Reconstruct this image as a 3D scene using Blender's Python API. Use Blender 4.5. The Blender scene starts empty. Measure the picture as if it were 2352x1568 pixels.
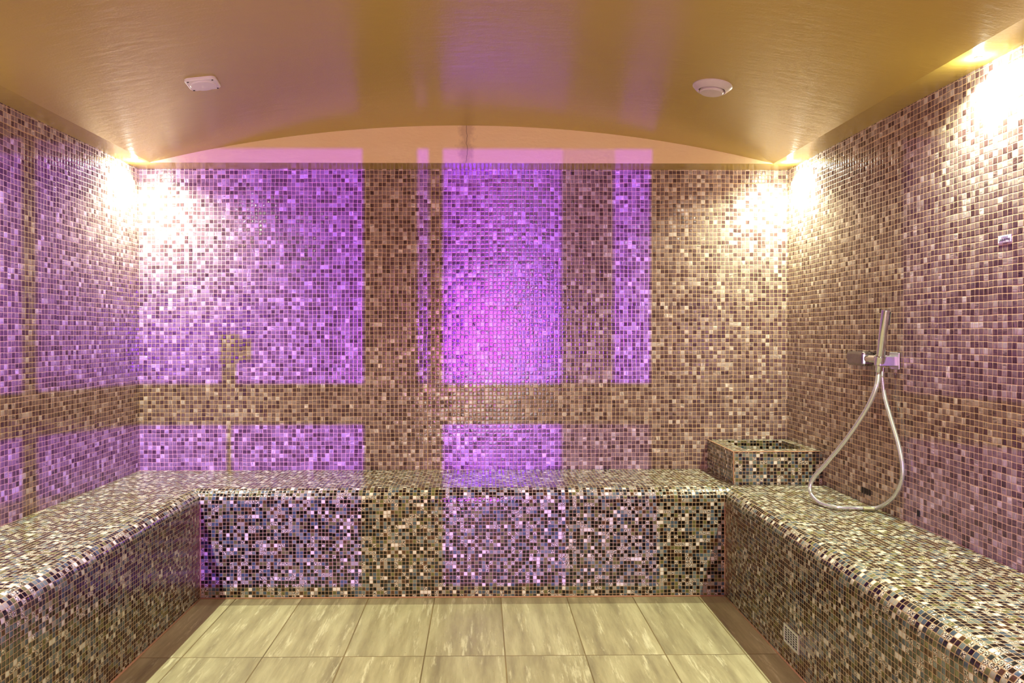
import bpy, bmesh, math, random
from mathutils import Vector
random.seed(7)
scn = bpy.context.scene
COL = scn.collection

# ------------------------------------------------------------------ camera
F = 1700.0
CAMZ = 1.183
cam_d = bpy.data.cameras.new('camera')
cam = bpy.data.objects.new('camera', cam_d); COL.objects.link(cam)
cam_d.sensor_width = 36.0
cam_d.lens = F / 2352 * 36.0
cam_d.shift_x = 50 / 2352
cam_d.shift_y = -11 / 2352
cam_d.clip_start = 0.02
cam.location = (0, 0, CAMZ)
cam.rotation_euler = (math.radians(90) - 0.0047, math.radians(0.05), -0.0123)
scn.camera = cam

# ------------------------------------------------------------------ exposure, world
vs = scn.view_settings
scn.display_settings.display_device = 'sRGB'
vs.view_transform = 'Standard'; vs.look = 'None'; vs.gamma = 1.0
vs.exposure = 0.05; vs.use_curve_mapping = False
w = bpy.data.worlds.new('world'); scn.world = w; w.use_nodes = True
w.node_tree.nodes['Background'].inputs[0].default_value = (0.10, 0.07, 0.06, 1)
w.node_tree.nodes['Background'].inputs[1].default_value = 0.3
cy = scn.cycles
cy.max_bounces = 8; cy.diffuse_bounces = 5; cy.glossy_bounces = 4
cy.sample_clamp_indirect = 6.0
cy.caustics_reflective = False; cy.caustics_refractive = False
cy.use_denoising = True

# room dimensions (metres): x to the right, y away from the camera, floor at 0
XL, XR, YB, YF = -1.745, 1.58, 3.80, -0.30
ZB = 0.483            # bench top
ZS = 2.022            # flat rim of the ceiling
BXL, BXR, BYB = -1.253, 1.095, 3.31   # bench faces
LUN = 3.656           # face of the lunette
VXL, VXR, VR = -1.625, 1.45, 0.185    # vault springing and rise

# doorway light from the corridor, then panels added for reflections in the tiles
def area(name, loc, rot, sx, sy, power, col, spread=None):
    d = bpy.data.lights.new(name, 'AREA'); d.shape = 'RECTANGLE'; d.size = sx; d.size_y = sy
    d.energy = power; d.color = col
    if spread: d.spread = math.radians(spread)
    o = bpy.data.objects.new(name, d); o.location = loc; o.rotation_euler = rot; COL.objects.link(o)
    return o
area('doorway_light', (0.03, -0.36, 1.16), (math.radians(90), 0, 0), 0.86, 1.86, 8, (1.0, 0.97, 0.74))
area('added_magenta_panel', (-0.08, -0.75, 1.14), (math.radians(90), 0, 0), 0.60, 1.05, 24, (1.0, 0.02, 0.75))  # added panel for the magenta reflection in the back wall tiles
area('added_white_panel', (0.34, -0.75, 1.20), (math.radians(90), 0, 0), 0.22, 1.80, 11, (1.0, 0.92, 0.86))  # added white panel for the bright column reflected at the right
area('added_low_panel', (-0.08, -0.74, 0.40), (math.radians(90), 0, 0), 0.62, 0.40, 8, (1.0, 0.95, 0.80))  # added low panel for the white band reflected in the tiles

# ------------------------------------------------------------------ materials
def newmat(name):
    m = bpy.data.materials.new(name); m.use_nodes = True
    nt = m.node_tree
    b = nt.nodes['Principled BSDF']
    return m, nt, b
class G:
    """small helper for writing node graphs"""
    def __init__(s, nt): s.nt = nt
    def n(s, t, **k):
        x = s.nt.nodes.new(t)
        for a, b in k.items(): setattr(x, a, b)
        return x
    def put(s, sock, v):
        if isinstance(v, bpy.types.NodeSocket): s.nt.links.new(v, sock)
        else: sock.default_value = v
    def m(s, op, a, b=0.0, c=0.0, clamp=False):
        x = s.n('ShaderNodeMath', operation=op); x.use_clamp = clamp
        s.put(x.inputs[0], a); s.put(x.inputs[1], b); s.put(x.inputs[2], c)
        return x.outputs[0]
    def v(s, op, a, b=(0, 0, 0)):
        x = s.n('ShaderNodeVectorMath', operation=op)
        s.put(x.inputs[0], a)
        if op == 'SCALE': s.put(x.inputs[3], b)
        else: s.put(x.inputs[1], b)
        return x.outputs[0]
    def comb(s, a, b, c=0.0):
        x = s.n('ShaderNodeCombineXYZ')
        s.put(x.inputs[0], a); s.put(x.inputs[1], b); s.put(x.inputs[2], c)
        return x.outputs[0]
    def sep(s, a):
        x = s.n('ShaderNodeSeparateXYZ'); s.put(x.inputs[0], a); return x.outputs
    def wn(s, vec, seed):
        x = s.n('ShaderNodeTexWhiteNoise', noise_dimensions='3D')
        s.put(x.inputs['Vector'], s.v('ADD', vec, (seed, seed * 1.7, seed * 0.3)))
        return x.outputs['Value'], x.outputs['Color']
    def noise(s, vec, scale, detail=2.0, rough=0.5):
        x = s.n('ShaderNodeTexNoise'); s.put(x.inputs['Vector'], vec)
        x.inputs['Scale'].default_value = scale; x.inputs['Detail'].default_value = detail
        x.inputs['Roughness'].default_value = rough
        return x.outputs[0]
    def ramp(s, f, stops, mode='LINEAR'):
        x = s.n('ShaderNodeValToRGB'); r = x.color_ramp; r.interpolation = mode
        while len(r.elements) < len(stops): r.elements.new(0.5)
        for e, (p, c) in zip(r.elements, stops):
            e.position = p; e.color = (c[0], c[1], c[2], 1)
        s.put(x.inputs[0], f); return x.outputs[0]
    def mixc(s, f, a, b, blend='MIX'):
        x = s.n('ShaderNodeMix', data_type='RGBA', blend_type=blend)
        s.put(x.inputs[0], f)
        for k, q in ((6, a), (7, b)):
            if isinstance(q, tuple) and len(q) == 3: q = q + (1,)
            s.put(x.inputs[k], q)
        return x.outputs[2]
    def mapr(s, f, a, b, c, d):
        x = s.n('ShaderNodeMapRange'); s.put(x.inputs[0], f)
        for i, q in enumerate((a, b, c, d)): x.inputs[i + 1].default_value = q
        return x.outputs[0]

def mosaic(name, pitch, grout_w, grout, stops, mode, seed, streak, tilt, rough, fleck=False, sheet=15):
    """glass mosaic laid on a UV map that is in metres"""
    m, nt, b = newmat(name); g = G(nt)
    uv = g.n('ShaderNodeUVMap'); uv.uv_map = 'UVMap'
    p = g.v('SCALE', uv.outputs[0], 1.0 / pitch)
    # sheets of tiles, each a touch off its neighbours
    sh = g.v('FLOOR', g.v('SCALE', p, 1.0 / sheet))
    _, shc = g.wn(sh, seed + 5.3)
    p = g.v('ADD', p, g.v('SCALE', g.v('SUBTRACT', shc, (0.5, 0.5, 0.5)), 0.16))
    # gently uneven rows
    wob = g.n('ShaderNodeTexNoise'); wob.inputs['Scale'].default_value = 0.22; wob.inputs['Detail'].default_value = 2
    g.put(wob.inputs['Vector'], p)
    p = g.v('ADD', p, g.v('SCALE', g.v('SUBTRACT', wob.outputs['Color'], (0.5, 0.5, 0.5)), 0.35))
    cell = g.v('FLOOR', p)
    fr = g.v('SUBTRACT', p, cell)
    fx, fy, _z = g.sep(fr)
    cx_, cy_, _z2 = g.sep(cell)
    cell = g.comb(cx_, cy_, 0.0)
    rv, rc = g.wn(cell, seed)
    rv2, rc2 = g.wn(cell, seed + 11.7)
    ax = g.m('ABSOLUTE', g.m('SUBTRACT', fx, 0.5)); ay = g.m('ABSOLUTE', g.m('SUBTRACT', fy, 0.5))
    # rounded square
    half = 0.5 - grout_w / 2
    r = 0.10
    dx = g.m('MAXIMUM', g.m('SUBTRACT', ax, half - r), 0.0); dy = g.m('MAXIMUM', g.m('SUBTRACT', ay, half - r), 0.0)
    dist = g.m('SQRT', g.m('ADD', g.m('MULTIPLY', dx, dx), g.m('MULTIPLY', dy, dy)))
    tile = g.mapr(dist, r - 0.03, r + 0.03, 1.0, 0.0)
    col = g.ramp(rv, stops, mode)
    # streaks running one way or the other inside a tile
    sx, sy, sz = g.sep(rc2)
    off = g.v('SCALE', rc, 57.0)
    a = g.comb(g.m('MULTIPLY', fx, 6.5), g.m('MULTIPLY', fy, 0.7), 0.0)
    c = g.comb(g.m('MULTIPLY', fy, 6.5), g.m('MULTIPLY', fx, 0.7), 0.0)
    sel = g.m('GREATER_THAN', sx, 0.45)
    mv = g.n('ShaderNodeMix', data_type='VECTOR'); g.put(mv.inputs[0], sel); g.put(mv.inputs[4], c); g.put(mv.inputs[5], a)
    st = g.mapr(g.noise(g.v('ADD', mv.outputs[1], off), 1.0, 2.0), 0.32, 0.68, 0.22, 0.78)
    amp = g.m('MULTIPLY', sy, streak)
    f = g.m('ADD', 1.0, g.m('MULTIPLY', g.m('SUBTRACT', st, 0.5), g.m('MULTIPLY', amp, 4.0)))
    f = g.m('MAXIMUM', f, 0.25)
    col = g.mixc(1.0, col, g.comb(f, f, f), 'MULTIPLY')
    met = None
    if fleck:
        isf = g.m('GREATER_THAN', rv2, 0.84)
        fn = g.noise(g.v('ADD', g.v('SCALE', fr, 5.5), off), 1.0, 1.0)
        ff = g.mapr(fn, 0.47, 0.53, 0.0, 1.0)
        fc = g.mixc(ff, (0.02, 0.016, 0.012), (0.78, 0.74, 0.60))
        col = g.mixc(isf, col, fc)
    gn = g.noise(g.v('SCALE', p, 0.35), 1.0, 3.0)
    gcol = g.mixc(gn, tuple(q * 0.72 for q in grout), tuple(min(1, q * 1.25) for q in grout))
    col = g.mixc(tile, gcol, col)
    g.put(b.inputs['Base Color'], col)
    rr = g.m('ADD', rough, g.m('MULTIPLY', sz, 0.10))
    g.put(b.inputs['Roughness'], g.m('ADD', g.m('MULTIPLY', rr, tile), g.m('MULTIPLY', g.m('SUBTRACT', 1.0, tile), 0.7)))
    b.inputs['IOR'].default_value = 1.55
    # tiles: own tilt plus pillowed edges
    tx, ty, _t = g.sep(rc)
    def slope(t, fq):
        u = g.m('MULTIPLY', g.m('SUBTRACT', fq, 0.5), 2.0)
        u5 = g.m('MULTIPLY', g.m('POWER', g.m('ABSOLUTE', u), 5.0), g.m('SIGN', u))
        return g.m('ADD', g.m('MULTIPLY', g.m('SUBTRACT', t, 0.5), tilt), g.m('MULTIPLY', u5, 0.36))
    wv = g.noise(g.v('ADD', g.v('SCALE', fr, 2.2), off), 1.0, 1.0)
    wob2 = g.m('MULTIPLY', g.m('SUBTRACT', wv, 0.5), tilt * 1.5)
    nx = g.m('ADD', g.m('ADD', g.m('MULTIPLY', slope(tx, fx), 0.5), 0.5), wob2)
    ny = g.m('ADD', g.m('ADD', g.m('MULTIPLY', slope(ty, fy), 0.5), 0.5), wob2)
    nm = g.n('ShaderNodeNormalMap'); nm.space = 'TANGENT'; nm.uv_map = 'UVMap'
    g.put(nm.inputs['Color'], g.comb(nx, ny, 1.0))
    nt.links.new(nm.outputs[0], b.inputs['Normal'])
    return m

WALL_STOPS = [(0.0, (0.075, 0.040, 0.040)), (0.12, (0.11, 0.060, 0.058)), (0.40, (0.185, 0.120, 0.112)),
              (0.80, (0.30, 0.222, 0.19)), (0.93, (0.45, 0.37, 0.32)), (1.0, (0.66, 0.59, 0.51))]
BENCH_STOPS = [(0.0, (0.006, 0.005, 0.005)), (0.30, (0.030, 0.016, 0.010)), (0.40, (0.028, 0.036, 0.040)),
               (0.50, (0.070, 0.110, 0.145)), (0.61, (0.145, 0.15, 0.055)), (0.73, (0.17, 0.22, 0.20)),
               (0.84, (0.09, 0.045, 0.02)), (0.89, (0.36, 0.35, 0.28)), (0.945, (0.85, 0.83, 0.72))]
M_wall = mosaic('wall_mosaic', 0.021, 0.10, (0.68, 0.46, 0.24), WALL_STOPS, 'LINEAR', 3.1, 0.68, 0.055, 0.09)
M_bench = mosaic('bench_mosaic', 0.0163, 0.13, (0.45, 0.31, 0.165), BENCH_STOPS, 'CONSTANT', 21.9, 0.15, 0.10, 0.08, fleck=True)

def simple(name, col, rough, metal=0.0, bump=0.0, bscale=50.0, var=0.0, spec=None):
    m, nt, b = newmat(name); g = G(nt)
    tc = g.n('ShaderNodeTexCoord').outputs['Object']
    nz = g.noise(tc, bscale, 4.0)
    c0 = tuple(q * (1 - var) for q in col); c1 = tuple(min(1, q * (1 + var)) for q in col)
    g.put(b.inputs['Base Color'], g.mixc(nz, c0, c1))
    b.inputs['Roughness'].default_value = rough; b.inputs['Metallic'].default_value = metal
    if bump:
        bp = g.n('ShaderNodeBump'); bp.inputs['Strength'].default_value = 1.0; bp.inputs['Distance'].default_value = bump
        g.put(bp.inputs['Height'], nz); nt.links.new(bp.outputs[0], b.inputs['Normal'])
    return m

def ceiling_mat():
    m, nt, b = newmat('gold_gloss_paint'); g = G(nt)
    tc = g.n('ShaderNodeTexCoord').outputs['Object']
    big = g.noise(tc, 1.3, 3.0)
    col = g.mixc(big, (0.43, 0.32, 0.055), (0.51, 0.39, 0.085))
    g.put(b.inputs['Base Color'], col)
    b.inputs['Roughness'].default_value = 0.23
    b.inputs['IOR'].default_value = 1.55
    brush = g.noise(g.v('MULTIPLY', tc, (9, 26, 9)), 1.0, 4.0, 0.6)
    fine = g.noise(tc, 160.0, 2.0)
    h = g.m('ADD', g.m('MULTIPLY', brush, 0.0015), g.m('MULTIPLY', fine, 0.00022))
    bp = g.n('ShaderNodeBump'); bp.inputs['Strength'].default_value = 1.0; bp.inputs['Distance'].default_value = 1.0
    g.put(bp.inputs['Height'], h); nt.links.new(bp.outputs[0], b.inputs['Normal'])
    return m
M_ceil = ceiling_mat()

def lunette_mat():
    m, nt, b = newmat('cream_plaster'); g = G(nt)
    tc = g.n('ShaderNodeTexCoord').outputs['Object']
    x, y, z = g.sep(tc)
    big = g.noise(g.v('MULTIPLY', tc, (3.0, 1, 9.0)), 1.0, 4.0, 0.6)
    col = g.mixc(big, (0.86, 0.66, 0.31), (0.92, 0.76, 0.44))
    # damp stain around a hairline crack
    n1 = g.noise(tc, 22.0, 4.0, 0.7)
    dxc = g.m('ABSOLUTE', g.m('ADD', x, 0.070))
    st = g.m('SUBTRACT', g.m('ADD', g.m('MULTIPLY', n1, 0.10), -0.004), dxc)
    st = g.mapr(st, 0.0, 0.03, 0.0, 0.45)
    col = g.mixc(st, col, (0.40, 0.25, 0.17))
    wig = g.m('MULTIPLY', g.m('SUBTRACT', g.noise(g.comb(0.0, 0.0, z), 18.0, 3.0), 0.5), 0.028)
    cd = g.m('ABSOLUTE', g.m('ADD', g.m('ADD', x, 0.070), wig))
    crack = g.mapr(cd, 0.0008, 0.0022, 0.7, 0.0)
    col = g.mixc(crack, col, (0.12, 0.07, 0.05))
    g.put(b.inputs['Base Color'], col)
    b.inputs['Roughness'].default_value = 0.5
    h = g.m('ADD', g.m('MULTIPLY', g.noise(g.v('MULTIPLY', tc, (30, 1, 60)), 1.0, 4.0), 0.0015), 0.0)
    bp = g.n('ShaderNodeBump'); bp.inputs['Distance'].default_value = 1.0
    g.put(bp.inputs['Height'], h); nt.links.new(bp.outputs[0], b.inputs['Normal'])
    return m
M_lun = lunette_mat()

def floor_mat():
    m, nt, b = newmat('stone_floor_tile'); g = G(nt)
    tc = g.n('ShaderNodeTexCoord').outputs['Object']
    x, y, z = g.sep(tc)
    PX, PY = 0.2955, 0.60
    px = g.m('DIVIDE', g.m('ADD', x, 1.095 + 10 * PX), PX)
    py = g.m('DIVIDE', g.m('ADD', y, -2.71 + 10 * PY), PY)
    ix = g.m('FLOOR', px); iy = g.m('FLOOR', py)
    fx = g.m('SUBTRACT', px, ix); fy = g.m('SUBTRACT', py, iy)
    jx = g.m('MULTIPLY', g.m('MINIMUM', fx, g.m('SUBTRACT', 1.0, fx)), PX)
    jy = g.m('MULTIPLY', g.m('MINIMUM', fy, g.m('SUBTRACT', 1.0, fy)), PY)
    j = g.m('MINIMUM', jx, jy)
    joint = g.mapr(j, 0.0013, 0.0026, 1.0, 0.0)
    rv, rc = g.wn(g.comb(ix, iy, 0.0), 4.4)
    off = g.v('SCALE', rc, 31.0)
    sv = g.v('ADD', g.comb(g.m('MULTIPLY', x, 17.0), g.m('MULTIPLY', y, 1.9), 0.0), off)
    n1 = g.noise(sv, 1.0, 6.0, 0.65)
    n2 = g.noise(g.v('ADD', g.comb(g.m('MULTIPLY', x, 34.0), g.m('MULTIPLY', y, 3.6), 0.0), off), 1.0, 5.0, 0.7)
    sp = g.noise(tc, 90.0, 2.0)
    col = g.ramp(n1, [(0.30, (0.24, 0.20, 0.11)), (0.50, (0.38, 0.33, 0.18)), (0.68, (0.52, 0.47, 0.27))])
    vein = g.mapr(n2, 0.56, 0.66, 0.0, 0.75)
    col = g.mixc(vein, col, (0.68, 0.63, 0.40))
    pits = g.mapr(sp, 0.30, 0.26, 0.0, 0.5)
    col = g.mixc(pits, col, (0.15, 0.12, 0.07))
    tint = g.m('ADD', 0.92, g.m('MULTIPLY', rv, 0.16))
    col = g.mixc(1.0, col, g.comb(tint, tint, tint), 'MULTIPLY')
    gj = g.mixc(g.noise(tc, 3.0, 2.0), (0.06, 0.045, 0.02), (0.36, 0.25, 0.09))
    col = g.mixc(joint, col, gj)
    g.put(b.inputs['Base Color'], col)
    b.inputs['Roughness'].default_value = 0.42
    h = g.m('ADD', g.m('MULTIPLY', n2, 0.0006), g.m('MULTIPLY', joint, -0.0015))
    bp = g.n('ShaderNodeBump'); bp.inputs['Distance'].default_value = 1.0
    g.put(bp.inputs['Height'], h); nt.links.new(bp.outputs[0], b.inputs['Normal'])
    return m
M_floor = floor_mat()
M_grout = simple('salmon_grout', (0.50, 0.27, 0.15), 0.8, bump=0.0006, bscale=200, var=0.3)
M_chrome = simple('chrome', (0.80, 0.80, 0.84), 0.13, 1.0, var=0.05, bscale=8)
M_chrome2 = simple('satin_chrome', (0.55, 0.55, 0.58), 0.34, 1.0, var=0.1, bscale=20)
M_steel = simple('brushed_steel', (0.70, 0.72, 0.62), 0.45, 0.6, var=0.1, bscale=60)
M_hose = simple('satin_hose', (0.74, 0.76, 0.74), 0.25, 0.75, var=0.06, bscale=30)
M_dark = simple('painted_dark', (0.008, 0.006, 0.005), 0.7, var=0.2)  # flat black painted in for the shade inside openings; screw heads share it
M_white = simple('white_plastic', (0.80, 0.76, 0.78), 0.35, var=0.03, bscale=12)
M_valve = simple('painted_valve', (0.62, 0.56, 0.52), 0.30, var=0.10, bscale=25)
M_rubber = simple('nozzle_rubber', (0.75, 0.72, 0.62), 0.6, var=0.05)
M_label = simple('label_white', (0.85, 0.85, 0.86), 0.4, var=0.02)
M_ink = simple('label_ink', (0.012, 0.014, 0.03), 0.5, var=0.1)
M_ink2 = simple('label_grey_ink', (0.28, 0.26, 0.36), 0.5, var=0.1)
M_paint = simple('corridor_paint', (0.55, 0.42, 0.34), 0.6, var=0.05, bscale=3)
M_black = simple('black_metal', (0.02, 0.02, 0.022), 0.5, 0.0, var=0.1)
def gel_mat(name, t):
    m, nt, b = newmat(name); nt.nodes.remove(b)
    tr = nt.nodes.new('ShaderNodeBsdfTransparent'); tr.inputs[0].default_value = (t, t, t, 1)
    nt.links.new(tr.outputs[0], nt.nodes['Material Output'].inputs[0]); return m
M_gelA = gel_mat('light_gel', 0.40); M_gelB = gel_mat('dense_gel', 0.18)
def lens_mat():
    m, nt, b = newmat('lit_lens')
    b.inputs['Emission Color'].default_value = (1, 0.94, 0.85, 1); b.inputs['Emission Strength'].default_value = 6.0
    return m
M_lens = lens_mat()

# ------------------------------------------------------------------ mesh helpers
def link(name, me, mat, parent=None):
    o = bpy.data.objects.new(name, me); COL.objects.link(o)
    if mat: me.materials.append(mat)
    if parent: o.parent = parent
    return o
def empty(name, loc, rz=0):
    o = bpy.data.objects.new(name, None); o.location = loc; o.rotation_euler = (0, 0, rz)
    o.empty_display_size = 0.05; COL.objects.link(o); return o
def tag(o, label=None, cat=None, group=None, kind=None):
    if label: o['label'] = label
    if cat: o['category'] = cat
    if group: o['group'] = group
    if kind: o['kind'] = kind
    return o
def mesh_uv(name, verts, faces, uvs=None, smooth=False):
    """faces: index tuples; uvs: per face list of (u, v)"""
    me = bpy.data.meshes.new(name); me.from_pydata([tuple(v) for v in verts], [], faces)
    uvl = me.uv_layers.new(name='UVMap')
    k = 0
    for fi, p in enumerate(me.polygons):
        n = p.normal
        for j, li in enumerate(p.loop_indices):
            if uvs: uvl.data[li].uv = uvs[fi][j]
            else:
                v = me.vertices[me.loops[li].vertex_index].co
                a = max(range(3), key=lambda q: abs(n[q]))
                uvl.data[li].uv = (v.y, v.z) if a == 0 else ((v.x, v.z) if a == 1 else (v.x, v.y))
    if smooth:
        for p in me.polygons: p.use_smooth = True
    me.update(); return me
def box_vf(x0, x1, y0, y1, z0, z1, base=0):
    v = [(x0, y0, z0), (x1, y0, z0), (x1, y1, z0), (x0, y1, z0), (x0, y0, z1), (x1, y0, z1), (x1, y1, z1), (x0, y1, z1)]
    f = [(0, 3, 2, 1), (4, 5, 6, 7), (0, 1, 5, 4), (1, 2, 6, 5), (2, 3, 7, 6), (3, 0, 4, 7)]
    return v, [tuple(i + base for i in q) for q in f]
def boxes(name, lst, mat, parent=None, off=(0, 0, 0)):
    V, Fc = [], []
    for b in lst:
        v, f = box_vf(*b, base=len(V)); V += v; Fc += f
    me = mesh_uv(name, V, Fc)
    if off != (0, 0, 0):
        for d in me.uv_layers['UVMap'].data: pass
    return link(name, me, mat, parent)
def bevelled_box(name, x0, x1, y0, y1, z0, z1, bev, mat, parent=None, seg=2):
    bm = bmesh.new(); v, f = box_vf(x0, x1, y0, y1, z0, z1)
    vs_ = [bm.verts.new(q) for q in v]
    for q in f: bm.faces.new([vs_[i] for i in q])
    bmesh.ops.bevel(bm, geom=bm.edges[:], offset=bev, segments=seg, affect='EDGES', profile=0.5)
    me = bpy.data.meshes.new(name); bm.to_mesh(me); bm.free()
    return link(name, me, mat, parent)
def lathe(name, prof, mat, parent=None, seg=48, smooth=True, loc=(0, 0, 0), rot=None):
    """prof: (radius, z) pairs"""
    V, Fc = [], []
    n = len(prof)
    for (r, z) in prof:
        for k in range(seg):
            a = 2 * math.pi * k / seg
            V.append((max(r, 1e-5) * math.cos(a), max(r, 1e-5) * math.sin(a), z))
    for i in range(n - 1):
        for k in range(seg):
            k2 = (k + 1) % seg
            Fc.append((i * seg + k, i * seg + k2, (i + 1) * seg + k2, (i + 1) * seg + k))
    me = bpy.data.meshes.new(name); me.from_pydata(V, [], Fc)
    bm = bmesh.new(); bm.from_mesh(me); bmesh.ops.remove_doubles(bm, verts=bm.verts[:], dist=1e-4)
    bmesh.ops.recalc_face_normals(bm, faces=bm.faces[:]); bm.to_mesh(me); bm.free()
    if smooth:
        for p in me.polygons: p.use_smooth = True
        try: me.set_sharp_from_angle(angle=math.radians(35))
        except Exception: pass
    o = link(name, me, mat, parent); o.location = loc
    if rot: o.rotation_euler = rot
    return o
def tube(name, pts, rad, mat, parent=None, seg=14, sub=10):
    """round tube along a smooth curve; rad is a number or a function of t in 0..1"""
    P = [Vector(p) for p in pts]
    path = []
    for i in range(len(P) - 1):
        p0 = P[max(i - 1, 0)]; p1 = P[i]; p2 = P[i + 1]; p3 = P[min(i + 2, len(P) - 1)]
        for s in range(sub):
            t = s / sub
            path.append(0.5 * ((2 * p1) + (-p0 + p2) * t + (2 * p0 - 5 * p1 + 4 * p2 - p3) * t * t + (-p0 + 3 * p1 - 3 * p2 + p3) * t ** 3))
    path.append(P[-1])
    V, Fc = [], []
    up = Vector((1, 0, 0.01)).normalized()
    n = len(path)
    for i, p in enumerate(path):
        d = (path[min(i + 1, n - 1)] - path[max(i - 1, 0)]).normalized()
        s_ = d.cross(up)
        if s_.length < 1e-3: s_ = d.cross(Vector((0, 1, 0)))
        s_.normalize(); u = s_.cross(d).normalized(); up = u
        r = rad(i / (n - 1)) if callable(rad) else rad
        for k in range(seg):
            a = 2 * math.pi * k / seg
            V.append(p + r * (math.cos(a) * s_ + math.sin(a) * u))
    for i in range(n - 1):
        for k in range(seg):
            k2 = (k + 1) % seg
            Fc.append((i * seg + k, i * seg + k2, (i + 1) * seg + k2, (i + 1) * seg + k))
    Fc.append(tuple(range(seg))[::-1]); Fc.append(tuple((n - 1) * seg + k for k in range(seg)))
    me = bpy.data.meshes.new(name); me.from_pydata([tuple(v) for v in V], [], Fc)
    bm = bmesh.new(); bm.from_mesh(me); bmesh.ops.recalc_face_normals(bm, faces=bm.faces[:]); bm.to_mesh(me); bm.free()
    for p in me.polygons: p.use_smooth = True
    return link(name, me, mat, parent)

# ------------------------------------------------------------------ the room
YC = -1.9   # far end of the corridor strip behind the doorway
def wall(name, b, mat=M_wall):
    o = boxes(name, [b], mat); o['kind'] = 'structure'; return o
wall('floor', (XL - 0.12, XR + 0.12, YC, YB + 0.12, -0.08, 0.0), M_floor)
T = 0.12
wall('wall_back', (XL - T, XR + T, YB, YB + T, 0.0, ZS + 0.32))
wall('wall_left', (XL - T, XL, YF, YB, 0.0, ZS + 0.32))
wall('wall_right', (XR, XR + T, YF, YB, 0.0, ZS + 0.32))
DX0, DX1, DZ = -0.48, 0.54, 2.10
f_ = boxes('wall_front', [(XL - T, DX0, YF - 0.06, YF, 0, ZS + 0.32), (DX1, XR + T, YF - 0.06, YF, 0, ZS + 0.32),
                          (DX0, DX1, YF - 0.06, YF, DZ, ZS + 0.32)], M_paint)
f_['kind'] = 'structure'
# shift the tile courses so a full tile starts at each corner and on the bench
for nm, uo, vo in (('wall_back', -XL, -ZB), ('wall_left', -YB, -ZB), ('wall_right', -YB, -ZB)):
    for d in bpy.data.objects[nm].data.uv_layers['UVMap'].data:
        d.uv = (d.uv[0] + uo + 4.2, d.uv[1] + vo + 4.2)

# ceiling: flat rim and a shallow barrel vault
def vault_z(x):
    t = (x - (VXL + VXR) / 2) / ((VXR - VXL) / 2)
    c = (VXR - VXL) / 2; R = (c * c + VR * VR) / (2 * VR)
    return ZS + max(0.0, math.sqrt(max(R * R - (t * c) ** 2, 0)) - (R - VR))
V, Fc = [], []
NX = 96
xs = [VXL + (VXR - VXL) * i / NX for i in range(NX + 1)]
ys = [YF - 0.06, 0.7, 1.4, 2.1, 2.8, LUN]
prof = [(XL, ZS)] + [(x, vault_z(x)) for x in xs] + [(XR, ZS)]
for y in ys:
    for (x, z) in prof: V.append((x, y, z))
n = len(prof)
for j in range(len(ys) - 1):
    for i in range(n - 1):
        Fc.append((j * n + i, (j + 1) * n + i, (j + 1) * n + i + 1, j * n + i + 1))
# rear rim between lunette and back wall
b0 = len(V)
V += [(XL, LUN, ZS), (XR, LUN, ZS), (XR, YB, ZS), (XL, YB, ZS)]
Fc.append((b0, b0 + 3, b0 + 2, b0 + 1))
# solid slab above
top = ZS + 0.30
b1 = len(V)
V += [(XL, YF - 0.06, top), (XR, YF - 0.06, top), (XR, YB, top), (XL, YB, top)]
Fc.append((b1, b1 + 1, b1 + 2, b1 + 3))
me = mesh_uv('ceiling', V, Fc, smooth=True)
try: me.set_sharp_from_angle(angle=math.radians(4))
except Exception: pass
c_ = link('ceiling', me, M_ceil); c_['kind'] = 'structure'
# lunette closing the vault at the back
V = [(x, LUN, z + 0.0005) for (x, z) in prof[1:-1]]; m_ = len(V)
V += [(x, LUN, ZS) for (x, z) in prof[1:-1]]
Fc = [(i, m_ + i, m_ + i + 1, i + 1) for i in range(m_ - 1)]
me = mesh_uv('wall_lunette', V, Fc)
l_ = link('wall_lunette', me, M_lun); l_['kind'] = 'structure'

# ------------------------------------------------------------------ tiled benches
def bench_profile(R=0.062, N=8):
    """(inward distance from the face, height, arc length)"""
    pr = [(0.0, 0.0, 0.0), (0.0, ZB - R, ZB - R)]
    for i in range(1, N + 1):
        a = math.pi / 2 * i / N
        pr.append((R - R * math.cos(a), ZB - R + R * math.sin(a), ZB - R + R * a))
    return pr
def bench(name, place, depth, e0, e1, label):
    """place(d, s) -> (x, y); the run coordinate s goes from e0(d) to e1(d)"""
    pr = bench_profile()
    pr.append((depth, ZB, pr[-1][2] + depth - pr[-1][0]))
    pr.append((depth, 0.0, pr[-1][2] + ZB))
    V, Fc, U = [], [], []
    for (d, z, a) in pr:
        for s in (e0(d), e1(d)):
            x, y = place(d, s); V.append((x, y, z))
    for i in range(len(pr) - 1):
        Fc.append((2 * i, 2 * i + 1, 2 * i + 3, 2 * i + 2))
        d0, _, a0 = pr[i]; d1, _, a1 = pr[i + 1]
        U.append([(e0(d0) + 8, a0 + 3), (e1(d0) + 8, a0 + 3), (e1(d1) + 8, a1 + 3), (e0(d1) + 8, a1 + 3)])
    m = len(pr)
    Fc.append(tuple(2 * i for i in range(m))[::-1]); U.append([(0, 0)] * m)
    Fc.append(tuple(2 * i + 1 for i in range(m))); U.append([(0, 0)] * m)
    me = mesh_uv(name, V, Fc, U, smooth=True)
    bm = bmesh.new(); bm.from_mesh(me)
    # consistent outward normals
    bmesh.ops.recalc_face_normals(bm, faces=bm.faces[:]); bm.to_mesh(me); bm.free()
    for p in me.polygons: p.use_smooth = len(p.vertices) == 4
    me.set_sharp_from_angle(angle=math.radians(50))
    o = link(name, me, M_bench); tag(o, label, 'bench', 'tiled heated benches around the room'); return o
DBL, DBR, DBB = BXL - XL, XR - BXR, YB - BYB
PX0, PY0 = 1.165, 3.40     # pedestal front left corner
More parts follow.
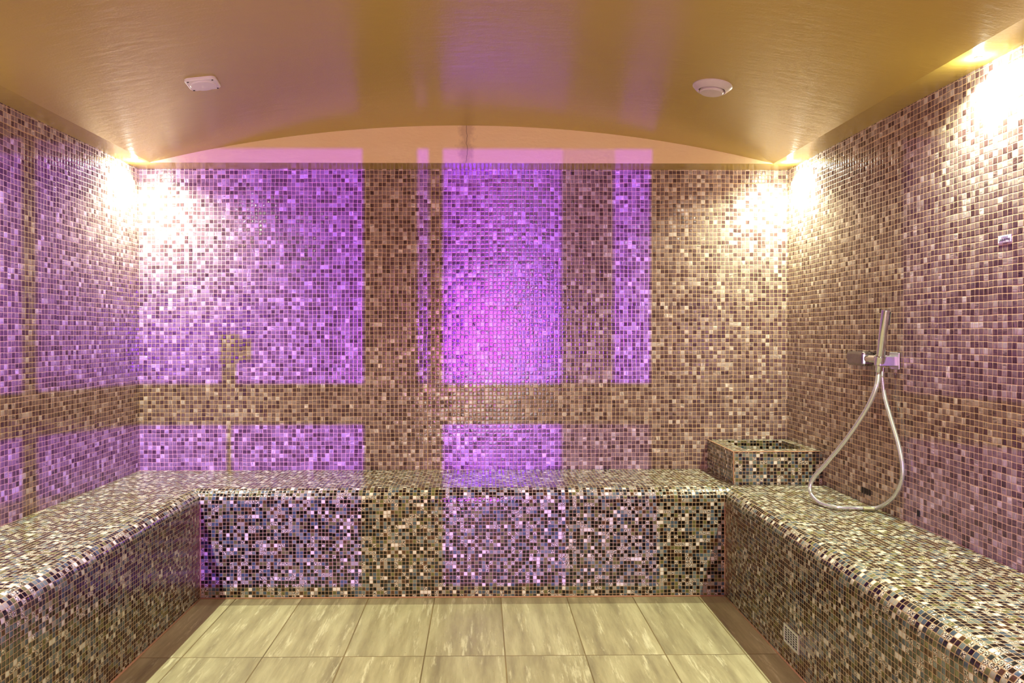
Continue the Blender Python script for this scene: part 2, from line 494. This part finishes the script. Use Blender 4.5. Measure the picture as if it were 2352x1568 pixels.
bench('tiled_bench', lambda d, s: (s, BYB + d), DBB - 0.002, lambda d: BXL - d, lambda d: BXR + d,
      'dark mosaic bench running along the back wall between the two side benches')
bench('tiled_bench', lambda d, s: (BXL - d, s), DBL - 0.002, lambda d: YF + 0.002, lambda d: BYB + d,
      'dark mosaic bench along the left wall with nothing standing on it')
bench('tiled_bench', lambda d, s: (BXR + d, s), DBR - 0.002, lambda d: YF + 0.002, lambda d: BYB + d,
      'dark mosaic bench along the right wall with the silver hose lying on it')

# salmon grout beads in the inner corners of the benches
def strip(name, parent, a, b_, r=0.003):
    return tube(name, [a, ((a[0] + b_[0]) / 2, (a[1] + b_[1]) / 2, (a[2] + b_[2]) / 2), b_], r, M_grout, parent, seg=6, sub=2)
benches = [o for o in COL.objects if o.name.startswith('tiled_bench')]
for (bo, x) in ((benches[1], BXL), (benches[2], BXR)):
    s = strip('corner_grout', bo, (x, BYB, 0.006), (x, BYB, ZB - 0.064)); s['label'] = 'salmon grout line up the inner corner'
strip('base_grout', benches[0], (BXL + 0.005, BYB - 0.001, 0.003), (BXR - 0.005, BYB - 0.001, 0.003), 0.0035)
strip('base_grout', benches[1], (BXL + 0.001, YF + 0.01, 0.003), (BXL + 0.001, BYB - 0.004, 0.003), 0.0045)
strip('base_grout', benches[2], (BXR - 0.001, YF + 0.01, 0.003), (BXR - 0.001, BYB - 0.004, 0.003), 0.0035)

# ------------------------------------------------------------------ corner basin
bz0, bz1 = ZB, 0.635
bx0, bx1, by0, by1 = PX0, XR - 0.002, PY0, YB - 0.002
ix0, ix1, iy0, iy1, iz = 1.240, 1.532, 3.478, 3.745, 0.530
basin = empty('tiled_basin', (bx0, by0, ZB)); tag(basin, 'square mosaic tiled water basin with open top on the bench in the right back corner', 'basin')
def L(p): return (p[0] - bx0, p[1] - by0, p[2] - ZB)
V = [(bx0, by0, bz0), (bx1, by0, bz0), (bx1, by1, bz0), (bx0, by1, bz0), (bx0, by0, bz1), (bx1, by0, bz1), (bx1, by1, bz1), (bx0, by1, bz1),
     (ix0, iy0, bz1), (ix1, iy0, bz1), (ix1, iy1, bz1), (ix0, iy1, bz1), (ix0, iy0, iz), (ix1, iy0, iz), (ix1, iy1, iz), (ix0, iy1, iz)]
Fo = [(0, 1, 5, 4), (1, 2, 6, 5), (2, 3, 7, 6), (3, 0, 4, 7), (0, 3, 2, 1)]
Fr = [(4, 5, 9, 8), (5, 6, 10, 9), (6, 7, 11, 10), (7, 4, 8, 11)]
Fi = [(8, 9, 13, 12), (9, 10, 14, 13), (10, 11, 15, 14), (11, 8, 12, 15), (12, 13, 14, 15)]
def part_mesh(name, faces, mat, parent):
    used = sorted({i for f in faces for i in f}); mp = {u: i for i, u in enumerate(used)}
    me = mesh_uv(name, [L(V[u]) for u in used], [tuple(mp[i] for i in f) for f in faces])
    for d in me.uv_layers['UVMap'].data: d.uv = (d.uv[0] + 12.3, d.uv[1] + 9.1)
    return link(name, me, mat, parent)
part_mesh('basin_body', Fo, M_bench, basin)
part_mesh('basin_rim', Fr, M_bench, basin)
part_mesh('basin_bowl', Fi, M_bench, basin)
def strip_l(a, b_, r): return strip('grout_edge', basin, L(a), L(b_), r)
for a, b_ in (((bx0, by0, bz0 + 0.004), (bx0, by0, bz1)), ((bx0, by0, bz1), (bx1 - 0.004, by0, bz1)), ((bx0, by0, bz1), (bx0, by1 - 0.004, bz1))):
    strip_l(a, b_, 0.0028)
lathe('drain_plug', [(0, 0.004), (0.018, 0.004), (0.022, 0.0), (0.022, -0.002)], M_chrome, basin, 24,
      loc=L(((ix0 + ix1) / 2, (iy0 + iy1) / 2, iz + 0.001)))

# ------------------------------------------------------------------ image-guided placement of the shower on the right wall
def at(px, py, X):
    p = (px - 1105) / X
    return (X, F / p, CAMZ + (765 - py) / p)

# hand shower
top_ = Vector(at(2041, 711, 1.500)); bot_ = Vector(at(2026, 838, 1.520))
hs = empty('hand_shower', bot_); tag(hs, 'chrome stick hand shower standing in its bracket on the right wall', 'shower head')
ax_ = (top_ - bot_); Lh = ax_.length; ax_.normalize()
rotq = Vector((0, 0, 1)).rotation_difference(ax_).to_euler()
R1 = 0.0150
h_ = lathe('handle', [(0, 0), (R1 * 0.93, 0.0), (R1, 0.003), (R1, Lh - 0.003), (R1 * 0.94, Lh), (0, Lh)], M_chrome, hs, 40, rot=rotq)
c2 = lathe('hose_nut', [(0, -0.034), (0.008, -0.034), (R1 * 0.78, -0.030), (R1 * 0.86, -0.022), (R1 * 0.86, -0.001), (0, -0.001)], M_chrome, hs, 32, rot=rotq)
# spray face on the side away from the camera's left, with rubber nozzles
side = Vector((0.25, -0.97, 0)); side = (side - side.dot(ax_) * ax_).normalized(); tan = ax_.cross(side)
sideR = Vector((0.97, -0.25, 0)); sideR = (sideR - sideR.dot(ax_) * ax_).normalized(); tanR = ax_.cross(sideR)
fp = bmesh.new()
prs = []
for (u, v) in ((-0.007, Lh - 0.060), (0.007, Lh - 0.060), (0.007, Lh - 0.008), (-0.007, Lh - 0.008)):
    for q in (0.010, R1 + 0.0012):
        prs.append(fp.verts.new(sideR * q + tanR * u + ax_ * v))
lo = prs[0::2]; hi = prs[1::2]
fp.faces.new(hi); fp.faces.new(lo[::-1])
for i in range(4): fp.faces.new((lo[i], lo[(i + 1) % 4], hi[(i + 1) % 4], hi[i]))
bmesh.ops.recalc_face_normals(fp, faces=fp.faces[:])
me = bpy.data.meshes.new('spray_plate'); fp.to_mesh(me); fp.free()
sp_ = link('spray_plate', me, M_black, hs)
bm = bmesh.new()
for i in range(9):
    for u in (-0.004, 0.0, 0.004):
        c = sideR * (R1 + 0.0018) + tanR * u + ax_ * (Lh - 0.013 - i * 0.0052)
        r_ = bmesh.ops.create_icosphere(bm, subdivisions=1, radius=0.0014)
        bmesh.ops.translate(bm, verts=r_['verts'], vec=c)
me = bpy.data.meshes.new('nozzles'); bm.to_mesh(me); bm.free()
nz_ = link('nozzles', me, M_rubber, sp_)

# bracket with water outlet
br_c = at(2045, 828, 1.56)
YBK = 2.82
ZK = CAMZ - 0.105
brk = empty('shower_bracket', (XR, YBK, ZK)); tag(brk, 'chrome wall bracket and water outlet behind the hand shower', 'bracket')
# block on the far side of the handset: a chunky bevelled valve body
bevelled_box('valve_block', -0.052, -0.0005, 0.125, 0.262, -0.028, 0.029, 0.010, simple('chrome_reflecting_dark', (0.34, 0.32, 0.34), 0.16, 1.0, var=0.35, bscale=70), brk)  # chrome darkened in its colour for the dark tiles it reflects
lathe('valve_neck', [(0, 0), (0.017, 0), (0.017, 0.012), (0.020, 0.014), (0.020, 0.040), (0.016, 0.042), (0.016, 0.13), (0, 0.13)],
      M_chrome, brk, 32, loc=(-0.030, 0.0, 0.002), rot=(math.radians(-90), 0, 0))
bevelled_box('holder_arm', -0.070, -0.0005, -0.035, 0.010, -0.022, 0.017, 0.003, M_chrome2, brk)
bevelled_box('wall_plate', -0.006, -0.0005, -0.050, 0.016, -0.034, 0.030, 0.002, M_chrome2, brk)
# socket ring around the handset
sock = lathe('holder_socket', [(R1 + 0.0008, -0.016), (R1 + 0.004, -0.016), (R1 + 0.004, 0.016), (R1 + 0.0008, 0.016), (R1 + 0.0008, -0.016)],
      M_chrome, brk, 32, loc=Vector(bot_ + ax_ * 0.020) - Vector((XR, YBK, ZK)), rot=rotq)
# elbow for the fixed end of the hose
ep = Vector(at(2032, 852, 1.556))
lathe('outlet_nut', [(0, -0.026), (0.0095, -0.026), (0.0105, -0.02), (0.0105, 0.012), (0, 0.012)], M_chrome, brk, 24, loc=ep - Vector((XR, YBK, ZK)))

hose_pts = [tuple(bot_ - ax_ * 0.030), at(2018, 892, 1.505), at(1994, 945, 1.485), at(1950, 1010, 1.45), at(1903, 1066, 1.41), at(1871, 1103, 1.378),
            at(1866, 1133, 1.366), at(1887, 1157, 1.370), at(1925, 1168, 1.400), at(1975, 1170, 1.482), at(2020, 1170, 1.548),
            at(2055, 1150, 1.562), at(2076, 1115, 1.564), at(2080, 1075, 1.564), at(2070, 1022, 1.563), at(2053, 965, 1.561), at(2038, 912, 1.559), tuple(ep - Vector((0, 0, 0.02)))]
RH = 0.0078
hose_pts = [(x, y, max(z, ZB + RH + 0.0005)) for (x, y, z) in hose_pts]
hose = empty('shower_hose', hose_pts[9]); tag(hose, 'silver flexible hose looping from the hand shower down onto the right bench', 'hose')
def rel(p): return tuple(Vector(p) - Vector(hose_pts[9]))
tube('hose_tube', [rel(p) for p in hose_pts], lambda t: RH * (1.12 if t < 0.30 else 1.0), M_hose, hose, seg=16, sub=14)
a_ = Vector(rel(at(1988, 1170, 1.500))); b_ = Vector(rel(at(2016, 1170, 1.543)))
zc = ZB + RH + 0.0008 - hose_pts[9][2]
a_.z = zc; b_.z = zc
co = tube('hose_reflection_band', [a_, (a_ + b_) / 2, b_], RH + 0.0008, simple('reflection_tone', (0.30, 0.28, 0.16), 0.4, 0.5, var=0.2), hose, seg=16, sub=3)  # added dull band painted in for a dark reflection on the hose
tube('hose_neck', [rel(tuple(bot_ - ax_ * 0.030)), rel(tuple(bot_ - ax_ * 0.040)), rel(at(2022, 880, 1.510))], RH * 0.72,
     simple('brass_ferrule', (0.55, 0.36, 0.10), 0.35, 0.8), hose, seg=12, sub=4)

# ------------------------------------------------------------------ small things on the walls and bench face
# maker's plate on the right wall
pl = Vector(at(2318.5, 547.5, XR))
y_a = F * XR / (2334 - 1105); y_b = F * XR / (2303 - 1105)
hp = 0.0215
sign = empty('wall_label', (XR, (y_a + y_b) / 2, pl.z)); tag(sign, 'small white maker label with dark lettering stuck high on the right wall', 'label')
wlen = (y_b - y_a)
bevelled_box('label_plate', -0.0018, -0.0002, -wlen / 2, wlen / 2, -hp / 2, hp / 2, 0.0005, M_label, sign, 1)
def text(name, body, size, mat, parent, loc, rot, sx=1.0, bold=0.0):
    c = bpy.data.curves.new(name, 'FONT'); c.body = body; c.size = size; c.align_x = 'CENTER'; c.align_y = 'CENTER'
    c.extrude = 0.0002; c.offset = bold
    o = bpy.data.objects.new(name + '_tmp', c); COL.objects.link(o)
    dg = bpy.context.evaluated_depsgraph_get(); me = bpy.data.meshes.new_from_object(o.evaluated_get(dg))
    bpy.data.objects.remove(o)
    me.materials.clear()
    q = link(name, me, mat, parent); q.location = loc; q.rotation_euler = rot; q.scale = (sx, 1, 1)
    return q
rt = (math.radians(90), 0, math.radians(-90))
text('lettering', 'LAGHETTO', 0.0098, M_ink, sign, (-0.0021, 0, -0.0030), rt, 0.94, 0.0002)
text('lettering', 'PISCINE', 0.0062, M_ink2, sign, (-0.0021, 0, 0.0055), rt, 1.25)

# four flat black plates standing in for the shade of slots in the right wall
y0 = F * XR / (1984 - 1105); y1 = F * XR / (2007 - 1105)
zc = CAMZ - (1131 - 765) * XR / (1995 - 1105)
slots = empty('slot_shade_plates', (XR, (y0 + y1) / 2, zc)); tag(slots, 'row of four flat black plates painted as shaded slots low on the right wall above the bench', 'vent')
pit = abs(y0 - y1) / 4
for k in range(4):
    yy = (k - 1.5) * pit
    boxes('slot', [(-0.0015, 0.0, yy - pit * 0.36, yy + pit * 0.36, -0.0125, 0.0125)], M_dark, slots)
sl2 = boxes('missing_tile_shade', [(-0.0015, 0.0, -0.008, 0.008, -0.011, 0.011)], M_dark)  # flat black plate standing in for a shaded hole
p2 = at(2118, 1183, XR); sl2.location = (XR, p2[1], p2[2]); tag(sl2, 'single flat black plate painted as the shaded hole of a missing tile at the foot of the right wall', 'tile hole')

# grate in the face of the right bench
ya = F * BXR / (1840 - 1105); yb_ = F * BXR / (1806 - 1105)
za = CAMZ - (1467 - 765) * BXR / (1840 - 1105)
gh, gw = 0.066, abs(yb_ - ya)
grate = empty('floor_vent_grate', (BXR, (ya + yb_) / 2, za - gh / 2 + 0.002)); tag(grate, 'small metal vent grate set low in the face of the right bench', 'grate')
fr_ = 0.008
boxes('grate_frame', [(-0.004, 0, -gw / 2, gw / 2, gh / 2 - fr_, gh / 2), (-0.004, 0, -gw / 2, gw / 2, -gh / 2, -gh / 2 + fr_),
                      (-0.004, 0, -gw / 2, -gw / 2 + fr_, -gh / 2 + fr_, gh / 2 - fr_), (-0.004, 0, gw / 2 - fr_, gw / 2, -gh / 2 + fr_, gh / 2 - fr_)], M_steel, grate)
lst = []
NC, NR = 5, 6
for i in range(1, NC):
    yy = -gw / 2 + fr_ + (gw - 2 * fr_) * i / NC
    lst.append((-0.003, -0.0008, yy - 0.0016, yy + 0.0016, -gh / 2 + fr_, gh / 2 - fr_))
for j in range(1, NR):
    zz = -gh / 2 + fr_ + (gh - 2 * fr_) * j / NR
    lst.append((-0.0026, -0.0008, -gw / 2 + fr_, gw / 2 - fr_, zz - 0.0011, zz + 0.0011))
boxes('grate_mesh', lst, M_steel, grate)
boxes('grate_backing', [(-0.0007, 0.0, -gw / 2 + fr_, gw / 2 - fr_, -gh / 2 + fr_, gh / 2 - fr_)], M_dark, grate)

# ------------------------------------------------------------------ ceiling fittings
def on_vault(px, py):
    """the point of the vault seen at a pixel"""
    lo, hi = 1.5, 3.6
    for _ in range(50):
        y = (lo + hi) / 2; p = F / y
        x = (px - 1105) / p; z = CAMZ + (765 - py) / p
        if z < vault_z(x): lo = y
        else: hi = y
    return x, y, vault_z(x)
def vault_tilt(x):
    return math.atan((vault_z(x + 0.02) - vault_z(x - 0.02)) / 0.04)
# left: square rounded plate with a round cover
x, y, z = on_vault(470, 192)
sp = empty('ceiling_speaker', (x, y, z), 0); tag(sp, 'white rounded square ceiling plate with round cover on the left of the vault', 'ceiling fitting')
sp.rotation_euler = (0, -vault_tilt(x), 0)
bm = bmesh.new()
S2 = 0.057; rc_ = 0.020
pts = []
for q, (cx0, cy0) in enumerate(((1, 1), (-1, 1), (-1, -1), (1, -1))):
    for k in range(9):
        a = math.pi / 2 * (q + k / 8)
        pts.append((cx0 * (S2 - rc_) + rc_ * math.cos(a), cy0 * (S2 - rc_) + rc_ * math.sin(a)))
ca, sa = math.cos(math.radians(7)), math.sin(math.radians(7))
pts = [(px * ca - py * sa, px * sa + py * ca) for px, py in pts]
rings = []
for sc_, zz in ((1.0, 0.001), (1.0, -0.007), (0.93, -0.011)):
    rings.append([bm.verts.new((px * sc_, py * sc_, zz)) for px, py in pts])
for a_, b2 in zip(rings, rings[1:]):
    for k in range(len(pts)): bm.faces.new((a_[k], a_[(k + 1) % len(pts)], b2[(k + 1) % len(pts)], b2[k]))
bm.faces.new(rings[-1]); bm.faces.new(rings[0][::-1])
bmesh.ops.recalc_face_normals(bm, faces=bm.faces[:])
me = bpy.data.meshes.new('plate'); bm.to_mesh(me); bm.free()
link('plate', me, M_white, sp)
lathe('round_cover', [(0.047, -0.0105), (0.047, -0.014), (0.044, -0.0165), (0.0, -0.018)], M_white, sp, 48)
for k in range(4):
    a = math.radians(7 + 45 + 90 * k)
    lathe('screw', [(0.0, -0.0125), (0.0035, -0.0125), (0.0035, -0.010)], M_dark, sp, 12, loc=(0.0625 * math.cos(a), 0.0625 * math.sin(a), 0))
# right: round disc valve
x, y, z = on_vault(1638, 196)
dv = empty('air_valve', (x, y, z)); tag(dv, 'round off-white disc air valve on the right of the vault', 'vent')
dv.rotation_euler = (0, -vault_tilt(x), 0)
lathe('valve_ring', [(0.040, 0.002), (0.074, 0.002), (0.074, -0.004), (0.058, -0.020), (0.052, -0.022), (0.046, -0.016), (0.042, 0.0)], M_valve, dv, 64)
lathe('valve_throat', [(0.0, -0.002), (0.043, -0.002)], M_dark, dv, 48)
lathe('valve_disc', [(0.0, -0.012), (0.036, -0.012), (0.044, -0.018), (0.045, -0.026), (0.041, -0.030), (0.0, -0.031)], M_valve, dv, 64)
lathe('valve_stem', [(0.006, -0.001), (0.006, -0.014)], M_steel, dv, 16)

# ------------------------------------------------------------------ pin spotlights in the flat rim of the ceiling
def spotlight(x, y, label, power=100):
    t = empty('pin_spotlight', (x, y, ZS)); tag(t, label, 'spotlight', 'pin spotlights in the ceiling rim')
    lathe('bezel', [(0.006, -0.001), (0.0065, -0.003), (0.010, -0.003), (0.0115, 0.0005)], M_steel, t, 24)
    lathe('lens', [(0.0, -0.0012), (0.0062, -0.0012)], M_lens, t, 16)
    d = bpy.data.lights.new('pin_beam', 'SPOT'); d.energy = power; d.color = (0.93, 1.0, 0.74)
    d.spot_size = math.radians(154); d.spot_blend = 1.0; d.shadow_soft_size = 0.006
    o = bpy.data.objects.new('pin_beam', d); o.location = (0, 0, -0.010); COL.objects.link(o); o.parent = t
    p = bpy.data.lights.new('lens_spill', 'POINT'); p.energy = power * 0.028; p.color = (0.98, 1.0, 0.84); p.shadow_soft_size = 0.006
    q = bpy.data.objects.new('lens_spill', p); q.location = (0, 0, -0.016); COL.objects.link(q); q.parent = t
    return t
LX, RX = XL + 0.065, XR - 0.065
spotlight(LX, 3.615, 'tiny ceiling spotlight in the back left corner lighting the left wall')
spotlight(RX, 3.615, 'tiny ceiling spotlight in the back right corner above the basin')
spotlight(RX, 2.24, 'tiny ceiling spotlight above the right bench at the upper right edge')
spotlight(LX, 2.24, 'tiny ceiling spotlight above the left bench beyond the left edge of the picture')
spotlight(LX, 0.87, 'tiny ceiling spotlight above the left bench nearest the doorway')
spotlight(RX, 0.87, 'tiny ceiling spotlight above the right bench nearest the doorway')

# ------------------------------------------------------------------ added violet projector behind the camera, its plate cut to cast the wall bands
SX, SY, SZ = 0.05, -1.22, CAMZ - 0.094
DP = 0.25
kx = DP / (YB - SY)
def wx(px): return ((px - 1105) / 447.4 - SX) * kx          # back-wall pixel column -> pattern plate
def wz(py): return ((765 - py) / 447.4 + 0.094) * kx
proj = empty('added_violet_projector', (SX, SY, 0)); tag(proj, 'added violet spotlight on a pole behind the camera, its plate shaped to cast the wall bands', 'projector')
xb = [-0.155, -0.142, -0.438 * DP - 0.0012, -0.438 * DP + 0.0012, wx(835), wx(960), wx(985), wx(1018), wx(1215), wx(1290), wx(1410), wx(1495), 0.385 * DP, 0.60 * DP, 0.62 * DP]
zb = [-0.075, -0.2287 * DP, -0.133 * DP, wz(975), wz(880), 0.190 * DP, 0.206 * DP, 0.075]
colkind = ['X', 'O', 'X', 'O', 'X', 'A', 'X', 'O', 'O', 'B', 'O', 'X', 'B', 'X']
rowkind = ['X', 'G', 'L', 'X', 'O', 'G', 'X']
opq, ga, gb = [], [], []
for i, ck in enumerate(colkind):
    for j, rk in enumerate(rowkind):
        k = 'X' if 'X' in (ck, rk) else ck
        if rk in 'LG' and j < 3 and k == 'O' and i == 10: k = 'B'
        if rk in 'LG' and j < 3 and ck == 'A': k = 'X'
        if rk == 'G' and k == 'O': k = 'A'
        b = (xb[i], xb[i + 1], DP, DP + 0.0004, SZ + zb[j], SZ + zb[j + 1])
        (opq if k == 'X' else ga if k == 'A' else gb if k == 'B' else []).append(b)
plate_ = boxes('pattern_plate', opq, M_black, proj)
def quads(name, lst, mat, parent):
    V, Fc = [], []
    for (x0, x1, y0_, y1_, z0, z1) in lst:
        n0 = len(V); V += [(x0, y0_, z0), (x1, y0_, z0), (x1, y0_, z1), (x0, y0_, z1)]; Fc.append((n0, n0 + 1, n0 + 2, n0 + 3))
    return link(name, mesh_uv(name, V, Fc), mat, parent)
for q in ga: quads('gel_filter', [q], M_gelA, proj)
for q in gb: quads('gel_filter', [q], M_gelB, proj)
# added blockers that cast the knob and rod shadow on the wall
kn = [(wx(508), wx(552), DP - 0.0006, DP, SZ + wz(832), SZ + wz(765)), (wx(548), wx(580), DP - 0.0006, DP, SZ + wz(828), SZ + wz(778)),
      (wx(512), wx(545), DP - 0.0006, DP, SZ + wz(880), SZ + wz(825)), (wx(523), wx(534), DP - 0.0006, DP, SZ + wz(1085), SZ + wz(970))]
boxes('shadow_blocker', kn, M_black, proj)
H0, H1, W0, W1 = SZ - 0.075, SZ + 0.075, -0.155, 0.155
boxes('housing', [(W0 - 0.004, W0, -0.12, DP + 0.001, H0, H1), (W1, W1 + 0.004, -0.12, DP + 0.001, H0, H1), (W0 - 0.004, W1 + 0.004, -0.12, DP + 0.001, H0 - 0.004, H0),
                  (W0 - 0.004, W1 + 0.004, -0.12, DP + 0.001, H1, H1 + 0.004), (W0 - 0.004, W1 + 0.004, -0.124, -0.12, H0 - 0.004, H1 + 0.004)], M_black, proj)
lathe('pole', [(0.0, 0.018), (0.014, 0.018), (0.014, H0 - 0.004), (0.0, H0 - 0.004)], M_black, proj, 20)
lathe('foot', [(0.0, 0.0), (0.16, 0.0), (0.16, 0.008), (0.03, 0.02), (0.0, 0.02)], M_black, proj, 32)
d = bpy.data.lights.new('violet_beam', 'SPOT'); d.energy = 2100; d.color = (0.20, 0.0, 1.0)
d.spot_size = math.radians(80); d.spot_blend = 0.2; d.shadow_soft_size = 0.0006
o = bpy.data.objects.new('violet_beam', d); o.location = (0, 0, SZ); o.rotation_euler = (math.radians(90), 0, 0); COL.objects.link(o); o.parent = proj
